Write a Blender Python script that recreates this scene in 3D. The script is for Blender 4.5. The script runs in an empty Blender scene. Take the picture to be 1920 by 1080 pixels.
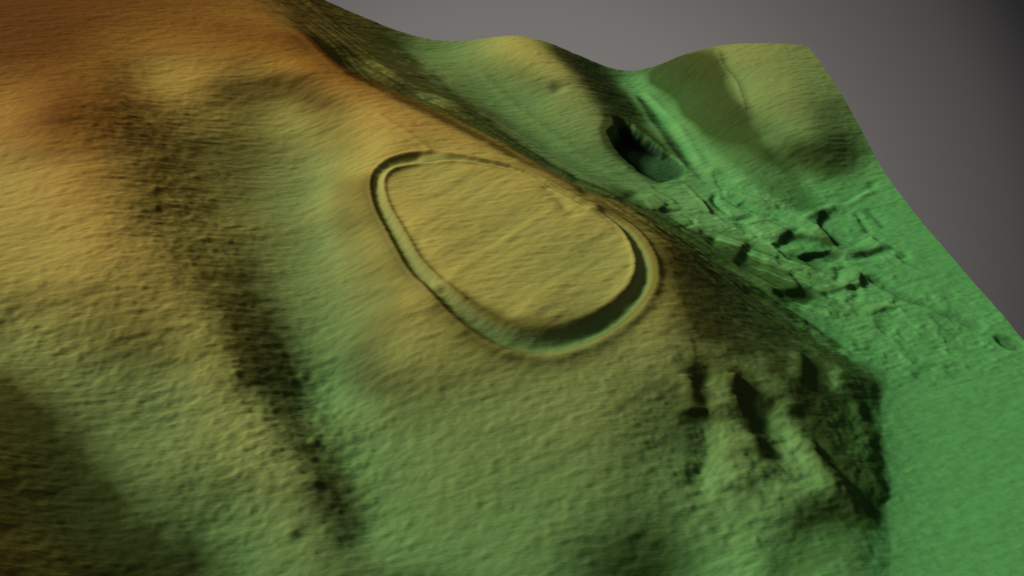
import bpy, math, random
import numpy as np
from math import radians, sin, cos, pi

# ------------------------------------------------------------------ camera
S = bpy.context.scene
CAM_H, PITCH, FPX = 400.0, radians(33.0), 2059.0       # metres, downward pitch, focal length in px of a 1920 frame
cd = bpy.data.cameras.new('camera'); cam = bpy.data.objects.new('camera', cd)
S.collection.objects.link(cam); S.camera = cam
cam.location = (0, 0, CAM_H); cam.rotation_euler = (pi/2 - PITCH, 0, 0)
cd.sensor_width = 36.0; cd.lens = 36.0*FPX/1920.0
cd.clip_start = 1.0; cd.clip_end = 6000.0

def ray(u, v):
    a, b = (u-960.0)/FPX, (v-540.0)/FPX
    return np.array([a, cos(PITCH) - b*sin(PITCH), -sin(PITCH) - b*cos(PITCH)])
def unproj(u, v, z):
    d = ray(u, v); t = (z-CAM_H)/d[2]
    return d[0]*t, d[1]*t

# ------------------------------------------------------------------ world: plain grey studio-like backdrop
W = bpy.data.worlds.new('World'); S.world = W; W.use_nodes = True
nt = W.node_tree; nt.nodes.clear()
wo = nt.nodes.new('ShaderNodeOutputWorld'); bg = nt.nodes.new('ShaderNodeBackground')
tc = nt.nodes.new('ShaderNodeTexCoord'); dot = nt.nodes.new('ShaderNodeVectorMath'); dot.operation = 'DOT_PRODUCT'
d0 = ray(960, 560); d0 /= np.linalg.norm(d0)
dot.inputs[1].default_value = d0
nrm = nt.nodes.new('ShaderNodeVectorMath'); nrm.operation = 'NORMALIZE'
nt.links.new(tc.outputs['Generated'], nrm.inputs[0]); nt.links.new(nrm.outputs[0], dot.inputs[0])
ac = nt.nodes.new('ShaderNodeMath'); ac.operation = 'ARCCOSINE'; nt.links.new(dot.outputs['Value'], ac.inputs[0])
mr = nt.nodes.new('ShaderNodeMapRange'); mr.inputs[1].default_value = 0.0; mr.inputs[2].default_value = radians(30)
nt.links.new(ac.outputs[0], mr.inputs[0])
cr = nt.nodes.new('ShaderNodeValToRGB'); nt.links.new(mr.outputs[0], cr.inputs[0])
mr.inputs[2].default_value = pi
e = cr.color_ramp.elements
e[0].position = 0.0; e[0].color = (0.21, 0.192, 0.184, 1)
e[1].position = 1.0; e[1].color = (0.16, 0.16, 0.16, 1)
for dg, c in ((10, (0.205, 0.192, 0.184)), (15, (0.178, 0.166, 0.159)), (20.5, (0.112, 0.104, 0.100)), (25, (0.068, 0.063, 0.061)), (28.3, (0.020, 0.020, 0.020)), (34, (0.018, 0.018, 0.018)), (52, (0.13, 0.128, 0.125)), (95, (0.15, 0.148, 0.145))):
    q = e.new(dg/180); q.color = (*c, 1)
nt.links.new(cr.outputs[0], bg.inputs[0]); bg.inputs[1].default_value = 0.72
nt.links.new(bg.outputs[0], wo.inputs[0])

# ------------------------------------------------------------------ sun
sd = bpy.data.lights.new('sun', 'SUN'); sun = bpy.data.objects.new('sun', sd); S.collection.objects.link(sun)
sd.energy = 5.0; sd.angle = radians(12); sd.color = (1.0, 0.97, 0.9)
SUN_EL, SUN_AZ = radians(31), radians(157)             # azimuth counter-clockwise from +x
from mathutils import Vector
sv = Vector((cos(SUN_EL)*cos(SUN_AZ), cos(SUN_EL)*sin(SUN_AZ), sin(SUN_EL)))
sun.rotation_euler = sv.to_track_quat('Z', 'Y').to_euler(); sun.location = (0, 0, 900)
S.view_settings.view_transform = 'Standard'; S.view_settings.look = 'None'
S.view_settings.exposure = 0.38; S.view_settings.gamma = 1.0
try: S.view_settings.use_curve_mapping = False
except Exception: pass

# ------------------------------------------------------------------ terrain grid
X0, Y0, Y1 = -470.0, 262.0, 962.0
def x_right(y): return 318.0 - (y-555.0)*0.117
NX, NY = 900, 780
ys = np.linspace(Y0, Y1, NY); ss = np.linspace(0, 1, NX)
GY = np.repeat(ys[:, None], NX, 1)
GX = X0 + ss[None, :]*(x_right(GY) - X0)

# spot heights: pixel position where the point is seen, height in metres
CP = [
 # back edge of the surveyed block, left to right
 (-150,-60,141),(0,-40,133),(300,-60,119),(480,-60,110),(600,0,83),(700,46,62),(770,79,48),(830,92,42),(890,88,44),(960,75,50),(1010,82,47),
 (1090,123,30),(1160,157,13),(1200,152,11),(1270,115,27),(1350,81,40),(1430,75,42),(1500,80,40),
 # right edge
 (1540,160,33),(1580,235,22),(1615,305,10),(1650,350,5),(1700,410,2),(1800,517,0),(1920,640,0),
 # upper gold slope
 (0,60,125),(0,200,108),(0,330,94),(150,80,116),(300,60,111),(420,60,107),(100,330,94),
 (390,150,96),(520,90,100),(590,130,95),(470,50,105),
 # crest of the long scarp
 (545,70,101),(620,140,93),(690,170,87),(760,205,81),(830,245,76),(900,275,71),(970,305,66),(1040,340,62),(1100,372,58),
 # below the first break, wooded slope
 (660,100,74),(730,140,64),(790,150,52),(760,170,62),(850,195,53),(900,225,48),(950,255,44),(1010,290,39),(1080,330,33),
 (870,150,41),(820,115,44),
 # foot of scarp, lane and bench
 (910,165,37),(960,215,33),(1030,270,29),(1090,305,25),(1150,345,21),(1200,372,19),(1250,400,17),(1330,455,13),(1400,500,10),(1480,560,7),(1560,625,5),(1620,680,3),
 # shoulder and slope right of enclosure
 (1150,392,53),(1210,430,50),(1250,480,49),(1270,540,47),(1240,600,46),
 (1310,505,36),(1300,540,41),(1360,560,31),(1430,620,24),(1500,650,16),(1560,670,10),(1250,650,42),(1340,640,36),
 # hill two
 (940,130,42),(1000,130,44),(1050,170,38),(960,100,48),(1010,105,48),(1060,140,43),(1100,190,35),(1130,235,31),(1060,240,30),(1120,290,24),(1000,190,33),
 (1140,160,22),(1180,200,18),(1220,250,16),(1260,300,13),(1150,220,27),
 # valley between two and three
 (1190,170,10),(1240,230,8),(1290,290,7),(1330,345,6),(1250,200,10),(1320,290,8),
 # hill three
 (1270,140,22),(1300,200,17),(1325,250,13),(1335,150,27),(1250,150,17),(1260,190,11),(1350,110,36),(1375,200,27),(1405,250,20),(1400,150,33),(1480,120,38),(1500,180,34),(1480,250,25),(1420,300,13),(1360,300,10),
 (1520,260,24),(1560,300,15),(1500,330,9),(1600,350,5),(1520,390,3),(1430,350,7),(1400,400,6),
 # flat bench and plain
 (1300,380,10),(1380,440,9),(1450,440,5),(1550,450,3),(1650,480,1),(1480,500,7),(1560,560,5),(1650,620,3),(1750,560,1),(1750,680,1),(1850,640,0),(1680,700,1),
 (1680,800,0),(1690,900,0),(1690,1080,0),(1800,800,0),(1920,800,0),(1920,1080,0),(1800,1000,0),(2050,900,0),(1700,1250,0),
 # valley one: head and floor
 (470,170,88),(540,190,82),(600,290,67.5),(600,360,61),(605,450,55),(600,540,50),(645,640,44),(670,760,36),(710,880,30),(740,980,25),(760,1080,21),(780,1200,10),
 (430,230,82),(440,320,71),
 (650,220,80),(645,270,72.5),(690,310,71),(690,400,66),(710,500,58.5),(740,560,54.5),
 # its left-hand steep side: shoulder, then foot
 (190,150,108),(255,300,90),(300,420,77),(345,520,68.5),(400,620,59),(435,700,51.5),(505,800,44),(565,900,38),(610,1000,31),(650,1100,25),
 (290,150,99),(340,240,88),(400,330,74),(465,430,63),(515,550,52),(560,650,43),(605,750,34),(655,880,30),(685,1000,24),
 (100,220,108),(150,330,94),(200,430,84),(250,550,71),(310,680,55),(320,780,47),(400,850,43),(470,950,35),
 # left spur and shallow coomb
 (0,450,85),(100,450,83),(0,560,76),(120,570,72),(0,640,68),(180,690,58),(240,780,50),(310,880,44),(370,980,36),(450,1060,29),(90,680,62),
 (0,720,66),(60,750,61),(150,835,52),(250,920,44),(330,1000,38),(400,1080,31),(470,1180,24),
 (0,830,66),(60,920,59),(150,1020,51),(0,980,68),(0,1080,68),(250,1080,41),(110,1080,57),(-150,900,88),(-100,1200,78),(250,1180,37),(0,1250,62),
 # interior of the enclosure and its surroundings
 (760,330,69),(850,310,70),(930,340,66),(1000,380,62),(830,400,67),(800,460,65),(900,460,62),(1000,460,59),(1100,440,56),(1160,480,52),
 (850,540,60),(930,560,57),(1040,560,54),(1130,560,51),(1000,600,53),
 (700,330,73),(740,280,76),(820,280,73),(690,450,61.5),(760,560,58),(820,620,53),(900,660,48),(1000,690,44),(1100,670,44),(1180,630,45),
 # nose of the hill below
 (720,700,44),(850,760,39),(1000,780,37),(1150,740,38),(850,900,30),(1000,900,29),(1150,850,31),(900,1050,22),(1050,1050,21),(1200,1000,19),(1000,1200,14),
 (1280,700,37),(1330,760,30),(1350,900,21),(1300,850,24),(1400,700,30),(1450,780,24),(1480,900,18),(1400,1000,15),(1520,1000,13),
 (1500,720,22),(1560,760,14),(1560,850,16),(1595,900,11),(1610,760,7),(1630,850,5),(1600,700,10),(1635,950,5),(1600,1050,7),(1660,850,0),(1668,960,0),(1655,760,0.5),
 (1400,1100,10),(1250,1150,4),
]
P = np.array([(*unproj(u, v, z), z) for u, v, z in CP])
def tps_fit(P, lam):
    n = len(P); X = P[:, :2]/100.0
    r = np.linalg.norm(X[:, None]-X[None], axis=2)
    K = np.where(r > 0, r*r*np.log(r+1e-12), 0) + lam*np.eye(n)
    Q = np.hstack([np.ones((n, 1)), X]); A = np.zeros((n+3, n+3))
    A[:n, :n] = K; A[:n, n:] = Q; A[n:, :n] = Q.T
    return np.linalg.solve(A, np.concatenate([P[:, 2], np.zeros(3)]))
def tps_eval(P, w, X, Y):
    o = w[-3] + w[-2]*X/100 + w[-1]*Y/100
    for i in range(len(P)):
        r2 = ((X-P[i, 0])**2 + (Y-P[i, 1])**2)/1e4
        o = o + w[i]*0.5*r2*np.log(r2+1e-12)
    return o
wts = tps_fit(P, 0.004)
SX, SY = GX[::5, ::5], GY[::5, ::5]                      # coarse, then refined bilinearly + smoothed
def up(Zc):
    r = np.linspace(0, (NY-1)/5, NY); c = np.linspace(0, (NX-1)/5, NX)
    Zc = np.pad(Zc, ((0, 1), (0, 1)), mode='edge')
    r0 = np.minimum(r.astype(int), Zc.shape[0]-2); c0 = np.minimum(c.astype(int), Zc.shape[1]-2)
    fr, fc = (r-r0)[:, None], (c-c0)[None]
    return ((Zc[r0][:, c0]*(1-fc)+Zc[r0][:, c0+1]*fc)*(1-fr)+(Zc[r0+1][:, c0]*(1-fc)+Zc[r0+1][:, c0+1]*fc)*fr)
EX = np.vstack([SX, SX[-1:]]) if False else SX
Zc = tps_eval(P, wts, SX, SY)
# exact extrapolated node past the last sample
NYc, NXc = Zc.shape
fullx = X0 + np.minimum(np.arange(NXc+1)*5/(NX-1), 2)[None]*(x_right(Y0+np.arange(NYc+1)*5*(Y1-Y0)/(NY-1))[:, None]-X0)
fully = np.repeat((Y0+np.arange(NYc+1)*5*(Y1-Y0)/(NY-1))[:, None], NXc+1, 1)
Zc = tps_eval(P, wts, fullx, fully)
def up2(Zc):
    r = np.arange(NY)/5.0; c = np.arange(NX)/5.0
    r0 = r.astype(int); c0 = c.astype(int); fr, fc = (r-r0)[:, None], (c-c0)[None]
    return ((Zc[r0][:, c0]*(1-fc)+Zc[r0][:, c0+1]*fc)*(1-fr)+(Zc[r0+1][:, c0]*(1-fc)+Zc[r0+1][:, c0+1]*fc)*fr)
def blur(A, sx, sy=None):
    sy = sx if sy is None else sy
    for ax, s in ((0, sy), (1, sx)):
        if s <= 0: continue
        k = np.arange(-int(3*s+1), int(3*s+2)); g = np.exp(-k*k/(2*s*s)); g /= g.sum()
        n = len(k)//2
        B = np.pad(A, [(n, n) if a == ax else (0, 0) for a in (0, 1)], mode='reflect', reflect_type='odd')
        n_ = A.shape[ax]
        if len(g) > 25:
            m = B.shape[ax]; L = m+len(g)-1
            F = np.fft.irfft(np.fft.rfft(B, L, axis=ax)*(np.fft.rfft(g, L)[:, None] if ax == 0 else np.fft.rfft(g, L)[None]), L, axis=ax)
            A = np.take(F, np.arange(2*n, 2*n+n_), axis=ax)
        else:
            out = 0
            for i, gi in enumerate(g):
                out = out + gi*(B[i:i+n_] if ax == 0 else B[:, i:i+n_])
            A = out
    return A
Z = blur(up2(Zc), 3.0)
low = Z < 1.5; Z = np.where(low, 1.5+(Z-1.5)*0.15, Z)+0.0
BASE = Z.copy()

def gidx(x, y):
    r = (y-Y0)/(Y1-Y0)*(NY-1); s = (x-X0)/(x_right(y)-X0)*(NX-1)
    return r, s
def zat(x, y, A=None):
    A = BASE if A is None else A
    r, s = gidx(x, y); r = min(max(r, 0), NY-1.001); s = min(max(s, 0), NX-1.001)
    i, j = int(r), int(s); a, b = r-i, s-j
    return (A[i, j]*(1-b)+A[i, j+1]*b)*(1-a)+(A[i+1, j]*(1-b)+A[i+1, j+1]*b)*a
def hit(u, v):
    """where the sight line through a photo pixel meets the bare ground: used to place features by their image pixels"""
    d = ray(u, v); t = (150-CAM_H)/d[2]; prev = t
    while t < 1400:
        p = d*t
        if p[1] > Y1-1: break
        if p[2]+CAM_H <= zat(p[0], p[1]):
            lo, hi = prev, t
            for _ in range(12):
                m = (lo+hi)/2; q = d*m
                if q[2]+CAM_H <= zat(q[0], q[1]): hi = m
                else: lo = m
            t = hi; break
        prev = t; t += 2.0
    return d[0]*t, d[1]*t
def hits(pts): return [hit(u, v) for u, v in pts]

# ------------------------------------------------------------------ noise
def vnoise(x, y, seed):
    rs = np.random.RandomState(seed); T = rs.rand(256, 256)*2-1
    xi = np.floor(x).astype(int); yi = np.floor(y).astype(int); fx = x-xi; fy = y-yi
    fx = fx*fx*fx*(fx*(fx*6-15)+10); fy = fy*fy*fy*(fy*(fy*6-15)+10)
    g = lambda a, b: T[a & 255, b & 255]
    return (g(xi, yi)*(1-fx)+g(xi+1, yi)*fx)*(1-fy)+(g(xi, yi+1)*(1-fx)+g(xi+1, yi+1)*fx)*fy
def fbm(scale, seed, octs=4, dirn=(1, 0), stretch=1.0, gain=0.5):
    L = math.hypot(*dirn); ux, uy = dirn[0]/L, dirn[1]/L
    a = (GX*ux+GY*uy)/(scale*stretch); b = (-GX*uy+GY*ux)/scale
    o = 0; am = 1.0; tot = 0
    for k in range(octs):
        o = o + am*vnoise(a*2**k+k*17.3, b*2**k+k*7.7, seed+k); tot += am; am *= gain
    return o/tot
def smooth(t): t = np.clip(t, 0, 1); return t*t*(3-2*t)

# ------------------------------------------------------------------ features traced from image pixels
def catmull(pts, closed=False, n=8):
    P_ = [np.array(p, float) for p in pts]; out = []
    N = len(P_); rng = range(N if closed else N-1)
    for i in rng:
        g = (lambda k: P_[k % N]) if closed else (lambda k: P_[min(max(k, 0), N-1)])
        p0, p1, p2, p3 = g(i-1), g(i), g(i+1), g(i+2)
        for j in range(n):
            t = j/n
            out.append(0.5*((2*p1)+(-p0+p2)*t+(2*p0-5*p1+4*p2-p3)*t*t+(-p0+3*p1-3*p2+p3)*t**3))
    if not closed: out.append(P_[-1])
    return np.array(out)
def window(pts, pad):
    x0, y0 = pts.min(0)-pad; x1, y1 = pts.max(0)+pad
    r = np.where((ys >= y0) & (ys <= y1))[0]
    if len(r) == 0: return None
    c = np.where(((GX[r] >= x0) & (GX[r] <= x1)).any(0))[0]
    if len(c) == 0: return None
    return slice(r[0], r[-1]+1), slice(c[0], c[-1]+1)
def field(pts, pad, closed=False):
    """signed distance (left of travel +) and parameter 0..1 along a line, inside a window of the map"""
    w = window(pts, pad)
    if w is None: return None
    x, y = GX[w], GY[w]; best = np.full(x.shape, 1e9); sg = np.zeros(x.shape); tt = np.zeros(x.shape)
    Q = np.vstack([pts, pts[:1]]) if closed else pts
    seg = np.linalg.norm(np.diff(Q, axis=0), axis=1); cum = np.concatenate([[0], np.cumsum(seg)]); tot = cum[-1]
    for i in range(len(Q)-1):
        a, b = Q[i], Q[i+1]; d = b-a; L2 = d@d
        if L2 < 1e-9: continue
        t = np.clip(((x-a[0])*d[0]+(y-a[1])*d[1])/L2, 0, 1)
        dx, dy = x-(a[0]+t*d[0]), y-(a[1]+t*d[1]); dd = np.hypot(dx, dy)
        m = dd < best
        best = np.where(m, dd, best); sg = np.where(m, np.sign(d[0]*dy-d[1]*dx), sg)
        tt = np.where(m, (cum[i]+t*seg[i])/tot, tt)
    return w, best, sg, tt
def inside(pts, w):
    x, y = GX[w], GY[w]; c = np.zeros(x.shape, bool); n = len(pts)
    for i in range(n):
        x1, y1 = pts[i]; x2, y2 = pts[(i+1) % n]
        if y1 == y2: continue
        c ^= ((y1 > y) != (y2 > y)) & (x < (x2-x1)*(y-y1)/(y2-y1)+x1)
    return c
REG = {}                                                # region masks for the separate earthwork objects
def line(px, width, h, step=0.0, taper=0.12, spline=True, world=False, back=None, region=None):
    """a bank (h>0) or ditch (h<0) along a line; step raises the left side and fades over 'back' metres"""
    p = np.array(px if world else hits(px)); p = catmull(p) if spline else p
    pad = max(width*3, (back or 0)+width)
    hs = 0.62 if h > 0 else 0.5 if width > 5 else 0.42
    f = field(p, pad)
    if f is None: return
    w, d, sg, t = f
    end = smooth(np.minimum(t, 1-t)/taper+0.02) if taper else 1
    if width > 5: d = np.abs(sg*d+width*0.6*fbm(13, 161, 4)[w]); h = h*(0.75+0.6*fbm(18, 165, 3)[w])
    near = smooth(1-(d-width*1.6)/(width*1.4))
    h = h*hs; step = step*0.8; width = width*(1 if width > 5 else 1.15)
    Z[w] += h*np.exp(-(d/width)**2)*end
    if step:
        b = back or width*4
        s = smooth((sg*d+width*0.5)/width)
        Z[w] += step*s*smooth(1-np.abs(d)/b)*end
    if region:
        m = np.zeros(Z.shape, bool); m[w] = (d < width*1.5) & (t > 0.0) & (t < 1.0)
        REG[region] = REG.get(region, np.zeros(Z.shape, bool)) | m
def poly(px, dh, soft=3.0, tilt=(0, 0), rough=0.0, region=None, spline=False, grow=0.0, seed=5):
    p = np.array(hits(px)); p = catmull(p, True, 5) if spline else p
    dh = dh*(1 if region == 'pit' else 0.6); tilt = tilt if region == 'pit' else (tilt[0]*0.8, tilt[1]*0.8)
    f = field(p, soft*3+6+grow, True)
    if f is None: return
    w, d, sg, t = f
    ins = inside(p, w); sdist = np.where(ins, d, -d)+grow
    n = 0
    if rough: n = rough*fbm(16, seed, 4)[w]
    k = smooth((sdist+n)/soft*0.5+0.5)
    cx, cy = p.mean(0)
    Z[w] += k*(dh+tilt[0]*(GX[w]-cx)+tilt[1]*(GY[w]-cy))
    if region:
        m = np.zeros(Z.shape, bool); m[w] = sdist > -soft*0.6
        REG[region] = REG.get(region, np.zeros(Z.shape, bool)) | m
    return p
def bump(u, v, r, h, aspect=1.0, ang=0.0):
    x, y = hit(u, v); w = window(np.array([[x, y]]), r*4*max(1, aspect))
    if w is None: return
    ca, sa = cos(ang), sin(ang); dx, dy = GX[w]-x, GY[w]-y
    a = (dx*ca+dy*sa)/aspect; b = -dx*sa+dy*ca
    Z[w] += h*np.exp(-(a*a+b*b)/(r*r))

# ---- the enclosure ditch and banks (three arcs between two causeways and the scarp side)
ring_px = [(812,296),(770,300),(728,312),(708,335),(712,378),(738,430),(772,490),(806,528),(850,568),(900,607),(955,634),(1015,642),(1075,630),
           (1135,603),(1183,565),(1208,525),(1208,482),(1182,435),(1142,403),(1098,384),(1050,357),(980,322),(900,303),(850,296)]
RING = catmull(hits(ring_px), True, 6)
w, d, sg, t = field(RING, 45, True)
insd = inside(RING, w); sd_ = np.where(insd, d, -d)                   # + inside
# width and depth round the ring, keyed at the traced points
key = np.arange(len(ring_px)+1)/len(ring_px)
segl = np.linalg.norm(np.diff(np.vstack([RING, RING[:1]]), axis=0), axis=1); cum = np.concatenate([[0], np.cumsum(segl)])/segl.sum()
kt = np.array([cum[i*6] for i in range(len(ring_px))]+[1.0])
dep = np.array([0.5,2.2,2.5,3.0,3.6,4,4,4,5.2,6,6.8,7,7,6.8,6.2,6,5.2,4,3.2,2.8,2.4,2.2,2.2,2.0,0.5])
wid = np.array([7,5.5,5,4.4,4.4,4.6,4.8,5.2,6.5,7.8,9,10,10,9.5,9,8,7,6,5,4.5,4,4,4,5,7])
wid = wid*np.array([.8,.9,.9,.9,.9,.9,.9,.9,.9,.9,.88,.88,.85,.82,.8,.78,.78,.75,.7,.65,.6,.6,.65,.7,.8])
inb = np.array([0.8,1.8,1.8,1.4,1.6,1.8,1.8,2,1.6,1.2,1,1,1,1.2,1.4,1.6,1.4,1.4,1.2,1,1,1.2,1.6,1.4,0.8])
tt_ = t.ravel(); D_ = np.interp(tt_, kt, dep).reshape(t.shape); Wd = np.interp(tt_, kt, wid).reshape(t.shape); Ib = np.interp(tt_, kt, inb).reshape(t.shape)
wob = fbm(14, 77, 3)[w]
D_ = D_*(0.58+0.08*wob); Wd = Wd*0.84; Ib = Ib*0.7
def causeway(u, v, r):
    x, y = hit(u, v); return np.exp(-(((GX[w]-x)**2+(GY[w]-y)**2)/(r*r))**2)
keep = (1-causeway(812, 294, 9))*(1-0.85*causeway(826, 531, 5.5))
prof = -D_*np.exp(-(np.abs(sd_)/(Wd*0.86))**2.1)*keep
prof += Ib*np.exp(-((sd_-Wd*1.35)/(Wd*0.42))**2)*(0.4+0.6*keep)
prof += 1.3*np.exp(-((sd_+Wd*1.45)/(Wd*0.55))**2)*(0.5+0.5*keep)
Z[w] += prof
RD = np.full(Z.shape, -99.0); RD[w] = sd_; RW = np.full(Z.shape, 6.0); RW[w] = Wd
big = inside(RING, (slice(0, NY), slice(0, NX))); RD = np.where(big & (RD < -90), 99, RD)
# tracks over the causeways, hollow at the scarp side
line([(640,543),(700,541),(760,537),(830,533),(870,500),(930,465),(980,430)], 3.0, 0.7)
line([(775,450),(830,440),(900,430)], 4, -0.7)
line([(700,210),(750,240),(795,272),(812,292)], 2.0, 0.9)
line([(1020,345),(1050,375),(1078,408)], 6, -2.6)
line([(1075,318),(1095,350),(1100,372)], 4, -3.0)
bump(1115, 392, 5, 2.5)
# ---- scarp: two narrow ledges along the steep face
line([(640,135),(720,165),(800,200),(880,240),(960,285),(1040,330),(1120,372),(1220,425),(1320,480),(1420,540),(1520,600),(1590,645)], 3.5, -2.2, taper=0.04)
line([(760,176),(840,212),(920,255),(1000,298),(1080,344),(1180,396),(1280,445),(1380,500),(1480,570)], 2.2, 1.4, taper=0.04)
line([(600,90),(690,145),(780,185),(870,228),(960,275),(1050,325)], 3.0, -2.0, taper=0.05)
line([(1200,432),(1300,490),(1400,545),(1500,610)], 4, 2.4)
line([(1300,462),(1400,520),(1500,590),(1600,660)], 3, -2.6)
line([(880,120),(930,165),(1000,225),(1080,285),(1150,325),(1210,352)], 4.5, 1.0)
# ---- scarp crest: sharper break and close parallel ledges below it
cl = catmull(hits([(560,52),(640,124),(720,162),(800,197),(880,237),(960,281),(1040,327),(1110,364),(1200,404),(1300,456),(1350,484),(1450,548),(1560,628),(1625,688)]))
f_ = field(cl, 75)
w_, d_, sg_, t_ = f_; q_ = sg_*d_; en = smooth(t_/0.08)*smooth((0.80-t_)/0.35)
Z[w_] += en*-6.0*(smooth(q_/12)-smooth(q_/60))*(np.abs(q_) < 74)
wv = 1+0.5*fbm(60, 148, 2)[w_]
Z[w_] += en*wv*(1.6*np.exp(-((q_+3)/4)**2)-3.4*smooth((q_+1)/7)*smooth((70-q_)/50)-1.8*smooth((q_-14)/4)*smooth((50-q_)/30))
Z[w_] += en*0.55*np.sin(2*pi*q_/7.5+3.0*fbm(35, 141, 3, (0.77, -0.64), 3)[w_])*smooth((q_+4)/6)*smooth((42-q_)/15)*(0.5+fbm(30, 145, 2)[w_])
# ---- quarry pit
poly([(1157,224),(1148,258),(1168,288),(1200,318),(1240,338),(1272,334),(1284,318),(1262,296),(1232,272),(1200,246),(1175,228)], -10, 5.0, tilt=(0.25, -0.06), rough=5, grow=-2.5, region='pit', spline=True)
line([(1180,300),(1215,325),(1262,338),(1290,352),(1320,385),(1370,430)], 2.0, 1.2)
# ---- hollow lane in the valley behind
line([(1192,170),(1225,205),(1262,255),(1300,310),(1335,355)], 4, -2.6, region='lane')
line([(1203,168),(1245,208),(1290,262),(1325,320)], 3.5, 1.6)
line([(1183,172),(1212,215),(1245,262),(1290,325)], 3.2, 1.4)
line([(1345,90),(1358,125),(1380,150),(1395,190),(1402,222)], 2.8, 1.5, step=-1.0, back=20, region='fbank')
line([(1410,240),(1430,285),(1450,300)], 2.5, 0.8)
# ---- bench workings
line([(1165,378),(1185,366),(1205,360)], 4, -2.6)
poly([(1204,370),(1224,366),(1250,384),(1238,396),(1222,392)], 1.6, 2.0, tilt=(0.08, -0.02), region='w1')
line([(1270,397),(1300,412),(1302,418),(1275,424),(1290,438),(1335,460)], 1.8, -2.2, spline=False)
line([(1335,460),(1338,450),(1345,440)], 3.0, -3.4)
poly([(1345,440),(1400,450),(1395,500),(1380,498),(1340,470)], 1.6, 3.0, tilt=(0.07, -0.03), region='w2')
line([(1405,460),(1392,485),(1383,500)], 3.0, -3.0)
poly([(1405,462),(1435,478),(1420,515),(1385,498)], -2.2, 4.0, spline=True, region='w3')
line([(1343,362),(1340,378),(1368,402)], 2.2, -3.6)
line([(1350,362),(1385,366),(1425,380),(1465,393)], 3.6, 3.4, region='bank_a')
line([(1385,378),(1415,392),(1450,405)], 4.5, -4.0)
line([(1378,415),(1395,408),(1418,405)], 2.6, -2.8)
poly([(1400,418),(1430,412),(1482,436),(1462,452),(1425,445)], 2.6, 3.0, tilt=(0.05, -0.02), region='w4')
line([(1452,462),(1480,442),(1500,425)], 2.6, -2.6)
poly([(1450,462),(1492,440),(1560,455),(1572,480),(1540,505),(1515,500),(1480,485)], -3.4, 2.2, region='sunken')
line([(1453,466),(1490,492),(1535,512)], 1.8, 1.6)
line([(1540,455),(1560,470),(1582,485)], 1.8, -1.8)
poly([(1575,475),(1635,445),(1668,462),(1640,472),(1602,484)], 3.0, 3.0, tilt=(0.03, -0.03), region='mound')
line([(1598,487),(1640,474),(1680,474)], 3.2, -3.4)
line([(1635,445),(1665,462),(1690,470),(1698,480),(1682,488)], 2.6, -2.8)
line([(1602,395),(1620,420),(1632,440)], 2.4, -3.2)
line([(1625,390),(1655,420),(1660,430)], 3.0, -2.8)
line([(1530,425),(1560,405),(1600,395)], 4.0, -2.4)
line([(1500,415),(1545,395),(1600,378),(1640,352)], 3.0, 3.0, region='bank_b')
line([(1560,395),(1605,370),(1634,350),(1636,335)], 3.0, -3.0)
line([(1570,500),(1575,515),(1568,528)], 2.6, -2.6)
poly([(1575,512),(1615,512),(1620,524),(1590,532),(1572,524)], 1.5, 2.0, tilt=(0.04, 0))
line([(1602,535),(1606,550),(1600,565)], 3.0, -3.0)
line([(1620,515),(1650,535),(1690,557),(1740,578),(1790,598),(1845,623)], 1.6, -1.0, step=-2.4, back=16, taper=0.06, region='bditch')
line([(1655,530),(1710,556),(1770,580),(1850,618)], 5.0, -1.6)
line([(1505,567),(1520,558),(1530,548)], 2.4, -1.8)
line([(1545,545),(1570,565),(1590,583)], 2.2, -1.6)
poly([(1868,630),(1895,632),(1918,646),(1905,655),(1885,650)], -5, 3.0, spline=True, region='hollow')
line([(1620,645),(1700,690),(1800,745),(1900,780)], 3.0, -0.8)
# ---- landslip gullies on the nose
line([(1385,690),(1395,735),(1418,790),(1440,850)], 6.0, -3.8, region='g2')
line([(1372,700),(1380,735),(1400,790),(1425,835)], 5.5, 5.2)
line([(1300,735),(1318,765),(1332,795),(1330,840),(1320,890),(1300,930)], 6.5, -4.6, region='g1')
line([(1285,700),(1300,745),(1312,775)], 5.2, 4.5)
line([(1488,755),(1520,800),(1560,860),(1610,920),(1660,990)], 6.0, -5.0, region='g3')
line([(1470,745),(1500,800),(1540,865),(1590,925),(1630,965)], 8, 5)
line([(1440,740),(1450,800),(1480,870),(1500,920)], 13, -5.0)
line([(1340,740),(1370,800),(1385,870),(1380,930)], 11, 4.0)
line([(1560,690),(1600,740),(1625,810),(1640,870)], 8, 3.5)
line([(1500,660),(1505,690),(1500,720)], 4.0, 3.4)
line([(1512,660),(1520,690),(1525,715)], 4.0, -1.2)
poly([(1510,680),(1570,700),(1610,780),(1600,850),(1560,830),(1510,760)], -3.0, 8.0, spline=True)
line([(1596,720),(1620,760),(1642,800)], 4.0, -3.2)
line([(1626,870),(1650,920),(1665,940)], 4.0, 2.2)
poly([(1470,990),(1530,955),(1600,965),(1580,1010),(1540,1045),(1490,1090),(1455,1060)], -3.5, 12.0, rough=3, spline=True)
bump(1455, 790, 16, -4.0, 1.6, -1.0); bump(1418, 832, 6, 3.0); bump(1320, 705, 6, -3.0); bump(1380, 712, 6, 3.5); bump(1310, 790, 5, -1.0)
bump(1045, 165, 6, -2.0); bump(1560, 470, 3, 1.5); bump(1390, 342, 4, 1.5, 2, 0); bump(1340, 322, 5, 1.5)
bump(560, 1010, 5, -1.0, 1.6, 0.4); bump(545, 1000, 4, 1.6); bump(590, 905, 4, 1.0)

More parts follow.
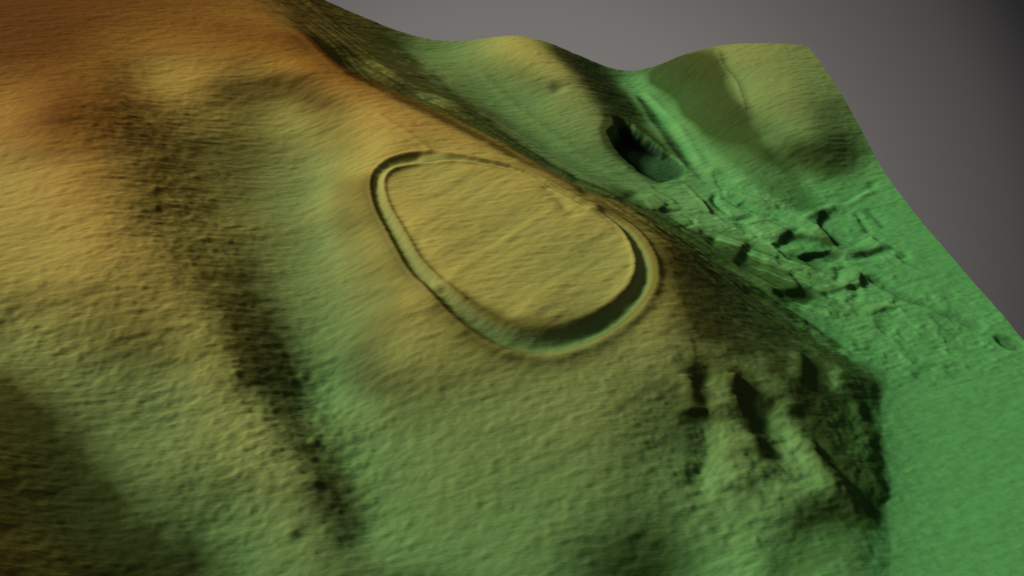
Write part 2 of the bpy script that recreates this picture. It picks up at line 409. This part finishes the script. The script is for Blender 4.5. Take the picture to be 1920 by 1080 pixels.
# ---- surface texture
def fblob(u, v, rx, ry):                                                # soft map mask centred where a pixel lands
    x, y = hit(u, v); return np.exp(-(((GX-x)/rx)**2+((GY-y)/ry)**2))
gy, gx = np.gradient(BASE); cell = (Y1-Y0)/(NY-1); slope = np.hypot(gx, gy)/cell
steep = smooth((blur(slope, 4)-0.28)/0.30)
plain = smooth((4.0-BASE)/5.0)
ringin = smooth((RD-RW)/8)
tex = 0.5*fbm(16, 11, 4, (0.93, 0.37), 3.0)*(1-0.8*ringin)
tex += 0.34*fbm(2.6, 21, 3, (0.93, 0.37), 3.5)
tex += 0.6*fbm(10, 31, 3, (0.62, 0.78), 6.0, 0.4)*ringin
shr = np.maximum(0, fbm(5.5, 41, 3)-0.22)
steepf = blur(steep, 5)
tex += steepf*(0.5*fbm(9.0, 51, 4, (0.64, 0.77), 1.8)+0.3*fbm(3.0, 52, 3))
sc_ = (GX+170)*0.64+(GY-815)*0.77
tex += steepf*smooth((sc_+5)/15)*smooth((110-sc_)/20)*3.6*fbm(6.0, 57, 3, (0.77, -0.64), 14.0)
rough = fblob(500, 800, 70, 90)+fblob(330, 430, 45, 60)+fblob(1400, 830, 60, 80)+0.8*fblob(60, 650, 70, 40)+0.5*fblob(900, 850, 130, 90)+fblob(1640, 850, 30, 80)+0.6*fblob(250, 230, 50, 60)
shr = blur(shr, 1.0)
tex += np.clip(rough, 0, 1.3)*(0.5*shr+0.6*fbm(4.5, 61, 4)) + 0.5*shr*(1-ringin)*(1-plain)*(1-steepf)
wk = np.clip(fblob(1450, 430, 60, 70)+fblob(1600, 560, 70, 50)+fblob(1720, 640, 90, 50)+0.5*fblob(1560, 430, 60, 60), 0, 1)
tex += wk*(1.0*fbm(14, 71, 4)+1.4*np.maximum(0, fbm(7, 75, 3)-0.15))
tex *= 1-0.75*plain*(1-wk)
tex += plain*0.16*fbm(3.0, 81, 2, (0.9, -0.45), 4.0)
# tilted facets of the worked bench
rs = np.random.RandomState(8); c0_ = np.array(hit(1560, 500)); ax = np.array([0.77, -0.64]); ay = np.array([0.64, 0.77])
sd_a = rs.uniform(-230, 200, 150); sd_b = rs.uniform(-60, 70, 150)
ca_ = (GX-c0_[0])*ax[0]+(GY-c0_[1])*ax[1]+5*fbm(20, 95, 3); cb_ = (GX-c0_[0])*ay[0]+(GY-c0_[1])*ay[1]+4*fbm(16, 96, 3)
bd = np.full(Z.shape, 1e9); val = np.zeros(Z.shape)
for k in range(62):
    q = ((ca_-sd_a[k])/1.7)**2+(cb_-sd_b[k])**2; m = q < bd
    ta, tb, o_ = rs.uniform(.0, .10), rs.uniform(-.05, .07), rs.uniform(-0.5, 0.5)
    val = np.where(m, o_+ta*(ca_-sd_a[k])+tb*(cb_-sd_b[k]), val); bd = np.where(m, q, bd)
fm = np.clip(1.2*fblob(1330, 430, 40, 60)+1.3*fblob(1470, 465, 50, 55)+1.0*fblob(1600, 500, 60, 60)+0.15*fblob(1700, 640, 60, 40), 0, 1)
fm *= smooth((GX-np.interp(GY, [p[1] for p in hits([(1620, 680), (1400, 515), (1200, 378), (1100, 310)])], [p[0] for p in hits([(1620, 680), (1400, 515), (1200, 378), (1100, 310)])]))/8)
Z += blur(val, 1.2)*fm
spk = blur(np.maximum(0, fbm(4.5, 121, 2)-0.42), 0.7)
tex += 0.9*spk*(1-ringin)*(0.3+np.clip(rough, 0, 1))*(1-plain)
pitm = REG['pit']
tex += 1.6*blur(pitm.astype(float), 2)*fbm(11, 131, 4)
Z += tex*(1-0.5*blur(pitm.astype(float), 2))
Z = blur(Z, 0.5)

# ------------------------------------------------------------------ hypsometric tint: height plus height above the surroundings
cellx = 0.9
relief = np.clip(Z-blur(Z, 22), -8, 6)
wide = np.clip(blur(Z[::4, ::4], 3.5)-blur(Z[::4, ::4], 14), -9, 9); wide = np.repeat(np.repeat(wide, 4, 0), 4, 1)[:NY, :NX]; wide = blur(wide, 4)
SCARP_SHADE = np.zeros(Z.shape); SCARP_SHADE[w_] = smooth((q_+5)/7)*smooth((55-q_)/30)*smooth(t_/0.08)*smooth((1-t_)/0.2)*(0.8+1.4*fbm(4.5, 151, 3, (0.77, -0.64), 16)[w_])  # streaky band: the scarp's shade painted into the colour
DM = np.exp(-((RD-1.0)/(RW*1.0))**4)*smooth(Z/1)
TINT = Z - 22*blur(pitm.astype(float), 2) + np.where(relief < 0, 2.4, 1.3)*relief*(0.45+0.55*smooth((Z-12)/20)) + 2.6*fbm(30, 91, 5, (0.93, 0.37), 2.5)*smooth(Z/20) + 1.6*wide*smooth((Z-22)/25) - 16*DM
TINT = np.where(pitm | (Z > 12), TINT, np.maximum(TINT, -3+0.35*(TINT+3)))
gy2, gx2 = np.gradient(blur(Z, 1.2)); SL = np.hypot(gx2, gy2)/cell
SLW = blur(SL[::3, ::3], 2); SLW = np.repeat(np.repeat(SLW, 3, 0), 3, 1)[:NY, :NX]
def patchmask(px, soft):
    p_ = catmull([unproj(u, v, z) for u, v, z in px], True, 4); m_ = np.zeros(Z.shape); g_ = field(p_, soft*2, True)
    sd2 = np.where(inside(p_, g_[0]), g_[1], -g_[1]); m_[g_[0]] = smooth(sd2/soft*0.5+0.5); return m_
SHADE_PATCHES = patchmask([(-200,640,80),(-20,700,66),(70,770,60),(150,850,52),(250,930,44),(330,1010,38),(420,1110,30),(300,1300,30),(-100,1300,60),(-300,950,90)], 26)*(0.8+0.9*fbm(9, 171, 4))  # painted shade on the lower-left slope, mottled
SHADE_PATCHES += patchmask([(190,110,110),(260,150,102),(330,280,84),(420,400,71),(490,520,58),(560,640,48),(610,760,39),(660,900,29),(640,1010,22),(570,900,34),(480,760,46),(400,650,56),(330,500,70),(260,350,84),(190,200,99)], 20)*(0.22+0.45*fbm(6, 175, 4))  # shaded left side of valley one, darkened in colour
SHADE_PATCHES += 0.8*patchmask([(560,20,96),(640,30,76),(760,90,52),(880,190,46),(1000,280,40),(1080,340,36),(1020,325,60),(880,255,70),(740,185,83),(620,120,92)], 8)*(0.7+0.9*fbm(6, 178, 4))  # shade on the upper scarp face, put into the colour
SHADE_PATCHES += patchmask([(1290,470,44),(1400,530,30),(1500,595,13),(1600,655,6),(1645,760,3),(1650,900,3),(1640,1000,3),(1560,890,14),(1500,770,18),(1420,690,28),(1340,630,37),(1290,560,42)], 14)*(0.5+1.0*fbm(10, 181, 4, (0.75, 0.66), 1.5))  # shaded right flank of the nose, painted darker
SHADE_PATCHES += 0.6*patchmask([(1480,980,12),(1540,955,13),(1610,975,8),(1600,1040,8),(1540,1080,9),(1470,1130,9),(1440,1060,12)], 10)  # shade at the foot of the nose, painted in
SHADE_TINT = np.clip(0.95*np.clip(SCARP_SHADE, 0, 1)+SHADE_PATCHES+0.4*smooth((SL-0.28)/0.5)+0.9*smooth((blur(SLW, 3)-0.20)/0.25), 0, 1)*(1-0.75*DM)  # slope tint plus painted shade, darkening the ground colour
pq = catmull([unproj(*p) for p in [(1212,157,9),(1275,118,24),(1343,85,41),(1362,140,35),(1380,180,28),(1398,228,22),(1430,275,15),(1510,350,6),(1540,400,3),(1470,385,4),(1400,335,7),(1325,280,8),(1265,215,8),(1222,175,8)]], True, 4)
f_ = field(pq, 30, True); pm = np.where(inside(pq, f_[0]), f_[1], -f_[1]); SHADE_TINT[f_[0]] = np.clip(SHADE_TINT[f_[0]]+0.62*smooth(pm/16+0.5), 0, 1)   # shaded face of the far hill, painted darker

# ------------------------------------------------------------------ materials
def ground_mat(name, teal=0.0):
    m = bpy.data.materials.new(name); m.use_nodes = True; n = m.node_tree; n.nodes.clear()
    out = n.nodes.new('ShaderNodeOutputMaterial'); bs = n.nodes.new('ShaderNodeBsdfPrincipled')
    bs.inputs['Roughness'].default_value = 0.6; bs.inputs['Specular IOR Level'].default_value = 0.02
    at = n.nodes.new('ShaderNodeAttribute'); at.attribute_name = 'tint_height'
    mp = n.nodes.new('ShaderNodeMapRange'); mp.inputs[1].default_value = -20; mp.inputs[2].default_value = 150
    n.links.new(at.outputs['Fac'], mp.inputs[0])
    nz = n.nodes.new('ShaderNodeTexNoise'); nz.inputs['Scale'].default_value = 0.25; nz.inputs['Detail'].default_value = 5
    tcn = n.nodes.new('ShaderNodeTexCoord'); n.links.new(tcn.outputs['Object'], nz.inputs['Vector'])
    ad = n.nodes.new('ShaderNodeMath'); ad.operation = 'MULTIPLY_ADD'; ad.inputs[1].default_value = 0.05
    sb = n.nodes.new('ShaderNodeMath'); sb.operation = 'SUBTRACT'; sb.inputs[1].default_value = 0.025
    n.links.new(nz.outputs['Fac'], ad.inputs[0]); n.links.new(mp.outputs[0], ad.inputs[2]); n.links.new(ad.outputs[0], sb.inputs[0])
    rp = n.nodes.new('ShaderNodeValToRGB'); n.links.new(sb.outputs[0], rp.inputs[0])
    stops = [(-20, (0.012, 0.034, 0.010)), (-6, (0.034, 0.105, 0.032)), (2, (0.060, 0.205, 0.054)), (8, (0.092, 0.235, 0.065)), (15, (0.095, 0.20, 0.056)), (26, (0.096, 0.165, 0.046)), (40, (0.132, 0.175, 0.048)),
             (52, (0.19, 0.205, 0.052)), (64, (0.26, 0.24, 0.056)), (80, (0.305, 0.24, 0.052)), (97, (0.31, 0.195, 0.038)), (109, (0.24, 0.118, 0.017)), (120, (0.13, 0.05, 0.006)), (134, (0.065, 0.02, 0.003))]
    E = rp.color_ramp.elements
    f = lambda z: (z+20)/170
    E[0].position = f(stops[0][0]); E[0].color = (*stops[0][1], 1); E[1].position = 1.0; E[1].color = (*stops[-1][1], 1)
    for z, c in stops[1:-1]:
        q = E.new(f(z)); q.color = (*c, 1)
    st = n.nodes.new('ShaderNodeAttribute'); st.attribute_name = 'shade_tint'  # slope tint and painted shade, multiplied into the base colour
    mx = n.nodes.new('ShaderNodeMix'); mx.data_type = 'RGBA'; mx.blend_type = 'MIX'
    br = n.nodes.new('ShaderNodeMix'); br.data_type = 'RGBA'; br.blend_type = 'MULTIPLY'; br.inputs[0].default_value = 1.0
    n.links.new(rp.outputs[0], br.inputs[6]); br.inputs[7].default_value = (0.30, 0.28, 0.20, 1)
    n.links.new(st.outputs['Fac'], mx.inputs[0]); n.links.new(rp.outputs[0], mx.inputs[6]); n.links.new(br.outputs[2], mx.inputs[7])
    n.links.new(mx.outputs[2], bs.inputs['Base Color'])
    # fine scan-line grain
    nb = n.nodes.new('ShaderNodeTexNoise'); nb.inputs['Scale'].default_value = 0.7; nb.inputs['Detail'].default_value = 4
    mpp = n.nodes.new('ShaderNodeMapping'); mpp.inputs['Rotation'].default_value = (0, 0, -0.4); mpp.inputs['Scale'].default_value = (0.35, 1.0, 0.5)
    n.links.new(tcn.outputs['Object'], mpp.inputs[0]); n.links.new(mpp.outputs[0], nb.inputs['Vector'])
    bp = n.nodes.new('ShaderNodeBump'); bp.inputs['Strength'].default_value = 0.5; bp.inputs['Distance'].default_value = 0.5
    n.links.new(nb.outputs['Fac'], bp.inputs['Height']); n.links.new(bp.outputs[0], bs.inputs['Normal'])
    n.links.new(bs.outputs[0], out.inputs[0]); return m
MAT = ground_mat('surveyed_turf')
mb = bpy.data.materials.new('cut_soil'); mb.use_nodes = True
mb.node_tree.nodes['Principled BSDF'].inputs['Base Color'].default_value = (0.05, 0.045, 0.035, 1)
mb.node_tree.nodes['Principled BSDF'].inputs['Roughness'].default_value = 0.9

# ------------------------------------------------------------------ objects
NRM = np.empty((NY, NX, 3))
dZy, dZs = np.gradient(Z); dXy, dXs = np.gradient(GX)
zx = dZs/dXs; zy = (dZy-zx*dXy)/cell
NRM[..., 0] = -zx; NRM[..., 1] = -zy; NRM[..., 2] = 1; NRM /= np.linalg.norm(NRM, axis=2, keepdims=True)
NF = NRM.reshape(-1, 3); CO = np.stack([GX, GY, Z], 2).reshape(-1, 3)
TF = TINT.ravel(); SF = SHADE_TINT.ravel()
ii = np.arange(NY*NX).reshape(NY, NX)
QUADS = np.stack([ii[:-1, :-1], ii[:-1, 1:], ii[1:, 1:], ii[1:, :-1]], 2)     # (NY-1,NX-1,4)
def patch(name, mask, parent=None, mat=MAT):
    q = QUADS[mask]
    if len(q) == 0: return None
    u, inv = np.unique(q, return_inverse=True); inv = inv.reshape(-1)
    me = bpy.data.meshes.new(name)
    org = np.zeros(3)
    if parent is not None: org = np.array(parent['_org'])
    me.vertices.add(len(u)); me.vertices.foreach_set('co', (CO[u]-org).ravel())
    me.loops.add(len(inv)); me.loops.foreach_set('vertex_index', inv.astype(np.int32))
    me.polygons.add(len(q)); me.polygons.foreach_set('loop_start', np.arange(0, len(inv), 4, dtype=np.int32))
    me.polygons.foreach_set('loop_total', np.full(len(q), 4, np.int32))
    me.update(calc_edges=True)
    me.polygons.foreach_set('use_smooth', np.ones(len(q), bool))
    for an, arr in (('tint_height', TF), ('shade_tint', SF)):
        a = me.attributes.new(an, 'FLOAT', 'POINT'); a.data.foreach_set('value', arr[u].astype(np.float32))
    me.normals_split_custom_set_from_vertices(NF[u])
    me.materials.append(mat)
    o = bpy.data.objects.new(name, me); S.collection.objects.link(o)
    if parent is not None: o.parent = parent
    return o
def root(name, label, cat, mask, group=None):
    j, i = np.where(mask); c = CO[ii[int(j.mean()), int(i.mean())]]
    o = bpy.data.objects.new(name, None); S.collection.objects.link(o)
    o.location = c; o['_org'] = [float(v) for v in c]; o['label'] = label; o['category'] = cat
    if group: o['group'] = group
    return o
def cellmask(m): return m[:-1, :-1]
taken = np.zeros((NY-1, NX-1), bool)
def take(m):
    global taken
    m = m & ~taken; taken |= m; return m
RDc, RWc = cellmask(RD), cellmask(RW)
enc = RDc > -RWc*2.1
r_ = root('hillfort_enclosure', 'large oval earthwork on the golden hilltop, level interior ringed by a ditch', 'earthwork', enc)
patch('ditch', take(np.abs(RDc) <= RWc*0.95), r_)
patch('inner_bank', take((RDc > RWc*0.95) & (RDc <= RWc*1.9)), r_)
patch('outer_bank', take((RDc < -RWc*0.95) & (RDc >= -RWc*2.1)), r_)
patch('interior', take(RDc > RWc*1.9), r_)
del r_['_org']
def single(name, reg, label, cat, group=None):
    m = take(cellmask(REG[reg]))
    if not m.any(): return
    j, i = np.where(m); c = CO[ii[int(j.mean()), int(i.mean())]]
    class D(dict): pass
    o = patch(name, m)
    co = np.empty(len(o.data.vertices)*3); o.data.vertices.foreach_get('co', co); co = co.reshape(-1, 3)-c
    o.data.vertices.foreach_set('co', co.ravel()); o.location = c; o.data.update()
    o['label'] = label; o['category'] = cat
    if group: o['group'] = group
single('quarry_pit', 'pit', 'deep dark oval pit with steep walls cut into the second ridge', 'pit')
single('sunken_yard', 'sunken', 'angular sunken yard with a teal floor below the right-hand hill', 'hollow')
single('pond_hollow', 'hollow', 'small oval teal hollow at the far right edge of the green plain', 'hollow')
G = 'earthworks on the bench'
single('earth_platform', 'w1', 'smallest pale rectangular platform, close under the dark scarp beside the enclosure', 'earthwork', G)
single('earth_platform', 'w2', 'bright light green square platform against the foot of the dark scarp', 'earthwork', G)
single('earth_platform', 'w4', 'bright curved platform between the long raised bank and the sunken yard', 'earthwork', G)
single('shallow_hollow', 'w3', 'rounded duller green hollow right beside the bright square platform', 'hollow')
single('spoil_mound', 'mound', 'pale wedge shaped mound with dark lower edge nearest the open plain', 'mound')
single('earth_bank', 'bank_a', 'short thick pale bank sloping beside a dark hollow under the right-hand hill', 'bank', 'raised banks below the hill')
single('earth_bank', 'bank_b', 'thin curving bank running up to the right edge at the hill foot', 'bank', 'raised banks below the hill')
single('field_bank', 'fbank', 'thin field bank between shade-tinted and pale slopes on the far right hill', 'bank')
single('boundary_ditch', 'bditch', 'long thin dark ditch along the near edge of the open green plain', 'ditch')
G = 'gullies in the slipped lower slope'
single('gully', 'g1', 'ragged dark gully farthest left in the slipped slope at lower right', 'gully', G)
single('gully', 'g2', 'short dark gully in the middle of the slipped slope at lower right', 'gully', G)
single('gully', 'g3', 'long straight dark gully reaching down to the green plain at lower right', 'gully', G)
# the open ground, split by landform; the seams follow the landform
bc = cellmask(blur(BASE, 6)); xc, yc = cellmask(GX), cellmask(GY)
foot = np.array([(unproj(*p)) for p in ((830,92,42),(910,165,37),(960,215,33),(1030,270,29),(1090,305,25),(1150,345,21),(1200,372,19),(1330,455,13),(1400,500,10),(1480,560,7),(1560,625,5),(1630,690,2),(1655,800,0),(1670,950,0),(1660,1100,0),(1640,1300,0))])
fy = foot[::-1, 1]; fx = foot[::-1, 0]
rightof = xc > np.interp(yc, fy, fx)
def structure(name, m):
    m = take(m)
    if m.any(): o = patch(name, m); o['kind'] = 'structure'
structure('path', cellmask(REG['lane']))
structure('hillside', ~rightof)
structure('plain', rightof & (bc < 8) & (yc < 800))
structure('far_hills', rightof)
# cut sides of the surveyed block, 60 m thick
def skirt():
    e_ = list(ii[0, :])+list(ii[1:, -1])+list(ii[-1, -2::-1])+list(ii[-2:0:-1, 0])
    top = CO[e_]; n = len(e_); bot = top.copy(); bot[:, 2] = -45
    v = [tuple(p) for p in top-np.array([0, 0, 0.05])]+[tuple(p) for p in bot]
    f = [(i, i+n, (i+1) % n+n, (i+1) % n) for i in range(n)]+[tuple(range(n, 2*n))]
    me = bpy.data.meshes.new('ground_base'); me.from_pydata(v, [], f); me.materials.append(mb)
    o = bpy.data.objects.new('ground_base', me); S.collection.objects.link(o); o['kind'] = 'structure'
skirt()
